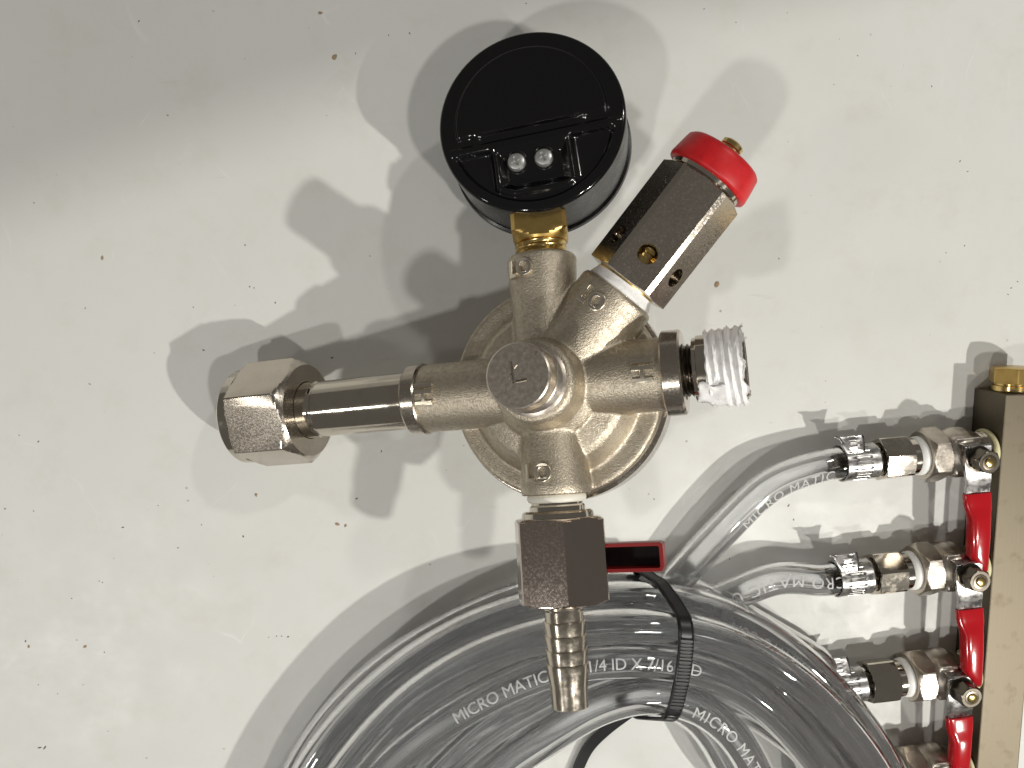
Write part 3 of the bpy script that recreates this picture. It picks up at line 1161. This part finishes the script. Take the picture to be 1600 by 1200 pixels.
def clamp(hose, org, rx, ry, rz, spin):
    def rf(a, t):
        ridge = ((a * 5.9 / 1.85) % 1.0)
        slot = sstep(.18, .34, ridge) * (1 - sstep(.62, .78, ridge)) * sstep(44.0, 44.7, t) * (1 - sstep(49.3, 50.0, t))
        edge = .12 if (t < 42.1 or t > 52) else 0
        return 6.05 + .12 - .5 * slot + edge
    ts = [41.2, 41.4, 42.1, 42.2] + [43.8 + .35 * i for i in range(19)] + [52.0, 52.1, 52.7, 52.9]
    mb = MB()
    vs, fs = [], []
    n = 240
    for t in ts:
        for i in range(n):
            a = 2 * pi * i / n
            r = rf(a, t)
            vs.append(org + rx * t + (rz * cos(a) + ry * sin(a)) * r)
    for j in range(len(ts) - 1):
        for i in range(n):
            kk = (i + 1) % n
            fs.append((j * n + i, j * n + kk, (j + 1) * n + kk, (j + 1) * n + i))
    b = MB().add(vs, fs).build("hose_clamp", M['steel'], hose, 28)
    md = b.modifiers.new("thickness", 'SOLIDIFY')
    md.thickness = .35 * MM
    md.offset = -1
    # tail of the band, curling off the hose
    vs, fs = [], []
    na_, nt_ = 16, 11
    for i in range(na_):
        s = i / (na_ - 1)
        a = spin - s * .55
        r = 6.3 + s * 3.2 + 1.2 * s * s
        for j in range(nt_):
            q = j / (nt_ - 1)
            t = 46.4 + 6.4 * q + s * (2.4 * (q - .1))
            d = .35 * sstep(.2, .35, (s * 4.5) % 1.0) * (1 - sstep(.65, .8, (s * 4.5) % 1.0)) * sstep(.2, .3, q) * (1 - sstep(.7, .8, q))
            if q > .92 and s > .8:
                t += 1.6 * (s - .8) / .2
            vs.append(org + rx * t + (rz * cos(a) + ry * sin(a)) * (r - d))
    for i in range(na_ - 1):
        for j in range(nt_ - 1):
            fs.append((i * nt_ + j, (i + 1) * nt_ + j, (i + 1) * nt_ + j + 1, i * nt_ + j + 1))
    tl = MB().add(vs, fs).build("clamp_tail", M['steel'], b, 40)
    md = tl.modifiers.new("thickness", 'SOLIDIFY')
    md.thickness = .35 * MM


for k in range(4):
    org, rx, ry, rz = valve_world[k]
    clamp(hoses[k], org, rx, ry, rz, radians((-42, -38, -60, -50)[k]))

# ------------------------------------------------------------------ cable tie round the bundle
ph = PHT
er = V(cos(ph), sin(ph), 0)
et = V(sin(ph), -cos(ph), 0)                       # towards the right of the picture
cc = coil_point(ph, 0, 0)


def tie_outline():
    """(radial, height) hull of the strands, rounded"""
    ctr = []
    for s_ in SLOTS:
        ctr += s_
    out = []
    n = 200
    for i in range(n):
        a = 2 * pi * i / n
        dx, dz = cos(a), sin(a)
        h = max(u * dx + (z - 15) * dz for u, z in ctr) + OR_ + .35
        out.append((a, h))
    pts = []
    for i in range(n):
        a, h = out[i]
        da = 2 * pi / n
        hp = (out[(i + 1) % n][1] - out[i - 1][1]) / (2 * da)
        pts.append((h * cos(a) - hp * sin(a), 15 + h * sin(a) + hp * cos(a)))
    return pts


to = tie_outline()
vs, fs = [], []
res = []
L_ = 0
prev = None
for u, z in to + [to[0]]:
    if prev:
        d = sqrt((u - prev[0]) ** 2 + (z - prev[1]) ** 2)
        k = max(1, int(d / .22))
        for q in range(k):
            res.append((prev[0] + (u - prev[0]) * q / k, prev[1] + (z - prev[1]) * q / k))
    prev = (u, z)
nR = len(res)
cu_, cz_ = 0, 15
acc = 0.
for i, (u, z) in enumerate(res):
    u2, z2 = res[(i + 1) % nR]
    du, dz = u2 - u, z2 - z
    ln = sqrt(du * du + dz * dz) or 1
    nu_, nz_ = dz / ln, -du / ln
    acc += ln
    tooth = .28 * (((acc / 1.15) % 1.0) > .35) * (1 if (u < 12) else 0)
    lean = 7.5 * sstep(4, 32, z) + 3.5 * (1 - (u / 26) ** 2) - 3
    zz = max(z, .15)
    for wv, th in ((-2.4, 0), (-2.4, .9), (-1.9, 1.25), (-1.6, 1.25 - .28 + tooth), (1.6, 1.25 - .28 + tooth), (1.9, 1.25), (2.4, .9), (2.4, 0)):
        vs.append(cc + er * (u + nu_ * th) + Z * max(.05, zz + nz_ * th) + et * (wv + lean))
for i in range(nR):
    k = (i + 1) % nR
    for j in range(8):
        l = (j + 1) % 8
        fs.append((i * 8 + j, i * 8 + l, k * 8 + l, k * 8 + j))
tie = MB().add(vs, fs).build("cable_tie", M['blackplastic'], None, 35)
tag(tie, "black ridged cable tie bundling the coil of clear hoses", "cable tie")
# its loose tail, lying on the table inside the coil
tp = [at(985, 1112, 4), at(950, 1138, 3), at(922, 1165, 2.2), at(908, 1190, 2), at(896, 1222, 2), at(890, 1260, 2)]
tp = catmull(tp, 1.0)
T, N, B = frames(tp)
vs, fs = [], []
for i, (p, t, n_, b_) in enumerate(zip(tp, T, N, B)):
    for wv, th in ((-1.9, -.5), (-1.9, .5), (1.9, .5), (1.9, -.5)):
        vs.append(p + b_ * wv + n_ * th)
for i in range(len(tp) - 1):
    for j in range(4):
        l = (j + 1) % 4
        fs.append((i * 4 + j, i * 4 + l, i * 4 + 4 + l, i * 4 + 4 + j))
fs += [(0, 1, 2, 3), tuple(len(vs) - 4 + q for q in (3, 2, 1, 0))]
MB().add(vs, fs).build("tie_tail", M['blackplastic'], tie, 35)

# ------------------------------------------------------------------ dirt on the table
M['dirt'] = mat("dark_dirt", (.13, .115, .10), .8)
M['crumb'] = mat("brown_crumb", (.30, .22, .14), .8, bump=(900, .5, .2))


def flakes(name, spots, material, label, cat):
    mb = MB()
    for p, r, e, a in spots:
        n = 9
        vs = []
        for h, g in ((0.02, 1.), (.10 + r * .12, .6)):
            for i in range(n):
                t = 2 * pi * i / n
                rr = r * g * (1 + .5 * noise.noise(V(cos(t) * 2 + p.x, sin(t) * 2 + p.y, r * 9)))
                x, y = rr * cos(t) * e, rr * sin(t)
                vs.append(V(p.x + x * cos(a) - y * sin(a), p.y + x * sin(a) + y * cos(a), h))
        fs = [(i, (i + 1) % n, n + (i + 1) % n, n + i) for i in range(n)] + [tuple(range(n, 2 * n))]
        mb.add(vs, fs)
    o = mb.build(name, material, None, 40)
    tag(o, label, cat, kind='stuff')


dark = [(557, 779, .55), (519, 559, .5), (430, 473, .4), (390, 448, .5), (397, 450, .4), (53, 317, .4), (383, 383, .35), (247, 790, .3), (192, 824, .45), (40, 1002, .5), (62, 1168, .5), (70, 1168, .55), (450, 995, .55), (440, 994, .35), (420, 996, .3), (432, 994, .3),
        (683, 974, .5), (672, 882, .4), (596, 705, .4), (380, 838, .5), (217, 33, .4), (640, 52, .35), (607, 55, .3), (1340, 87, .3), (1500, 252, .35), (1512, 268, .3), (1217, 404, .4), (1507, 384, .45), (1303, 132, .3), (1022, 780, .35),
        (1232, 790, .5), (1240, 812, .4), (1140, 873, .35), (318, 547, .35), (302, 480, .3), (578, 400, .3), (262, 180, .3), (60, 690, .35), (30, 680, .3), (8, 795, .5), (120, 1000, .3), (160, 910, .35), (130, 1070, .3), (60, 1070, .3), (90, 1084, .3), (350, 1170, .3),
        (140, 600, .3), (155, 908, .3), (112, 935, .3), (278, 856, .3), (480, 690, .3), (315, 820, .3), (1100, 14, .3), (1230, 20, .3), (1150, 35, .3), (1456, 135, .3), (1478, 395, .3), (1580, 450, .4), (1575, 460, .3), (1590, 440, .3)]
sp = [(at(x, y), r * .5, random.uniform(1, 2.6), random.uniform(0, pi)) for x, y, r in dark]
for _ in range(60):
    x, y = random.uniform(-100, 1700), random.uniform(-80, 1250)
    sp.append((at(x, y), random.uniform(.05, .13), random.uniform(1, 3), random.uniform(0, pi)))
flakes("dirt_specks", sp, M['dirt'], "scattered dark dirt specks on the white table", "dirt")
cr = [(523, 89, 1.0), (1120, 444, 1.2), (527, 819, .9), (540, 821, .6), (160, 403, .7), (45, 1010, .6), (133, 1010, .7), (400, 773, .7), (500, 20, .7)]
flakes("brown_crumbs", [(at(x, y), r * .7, 1.4, random.uniform(0, pi)) for x, y, r in cr], M['crumb'], "small brown crumbs lying on the white table", "crumbs")
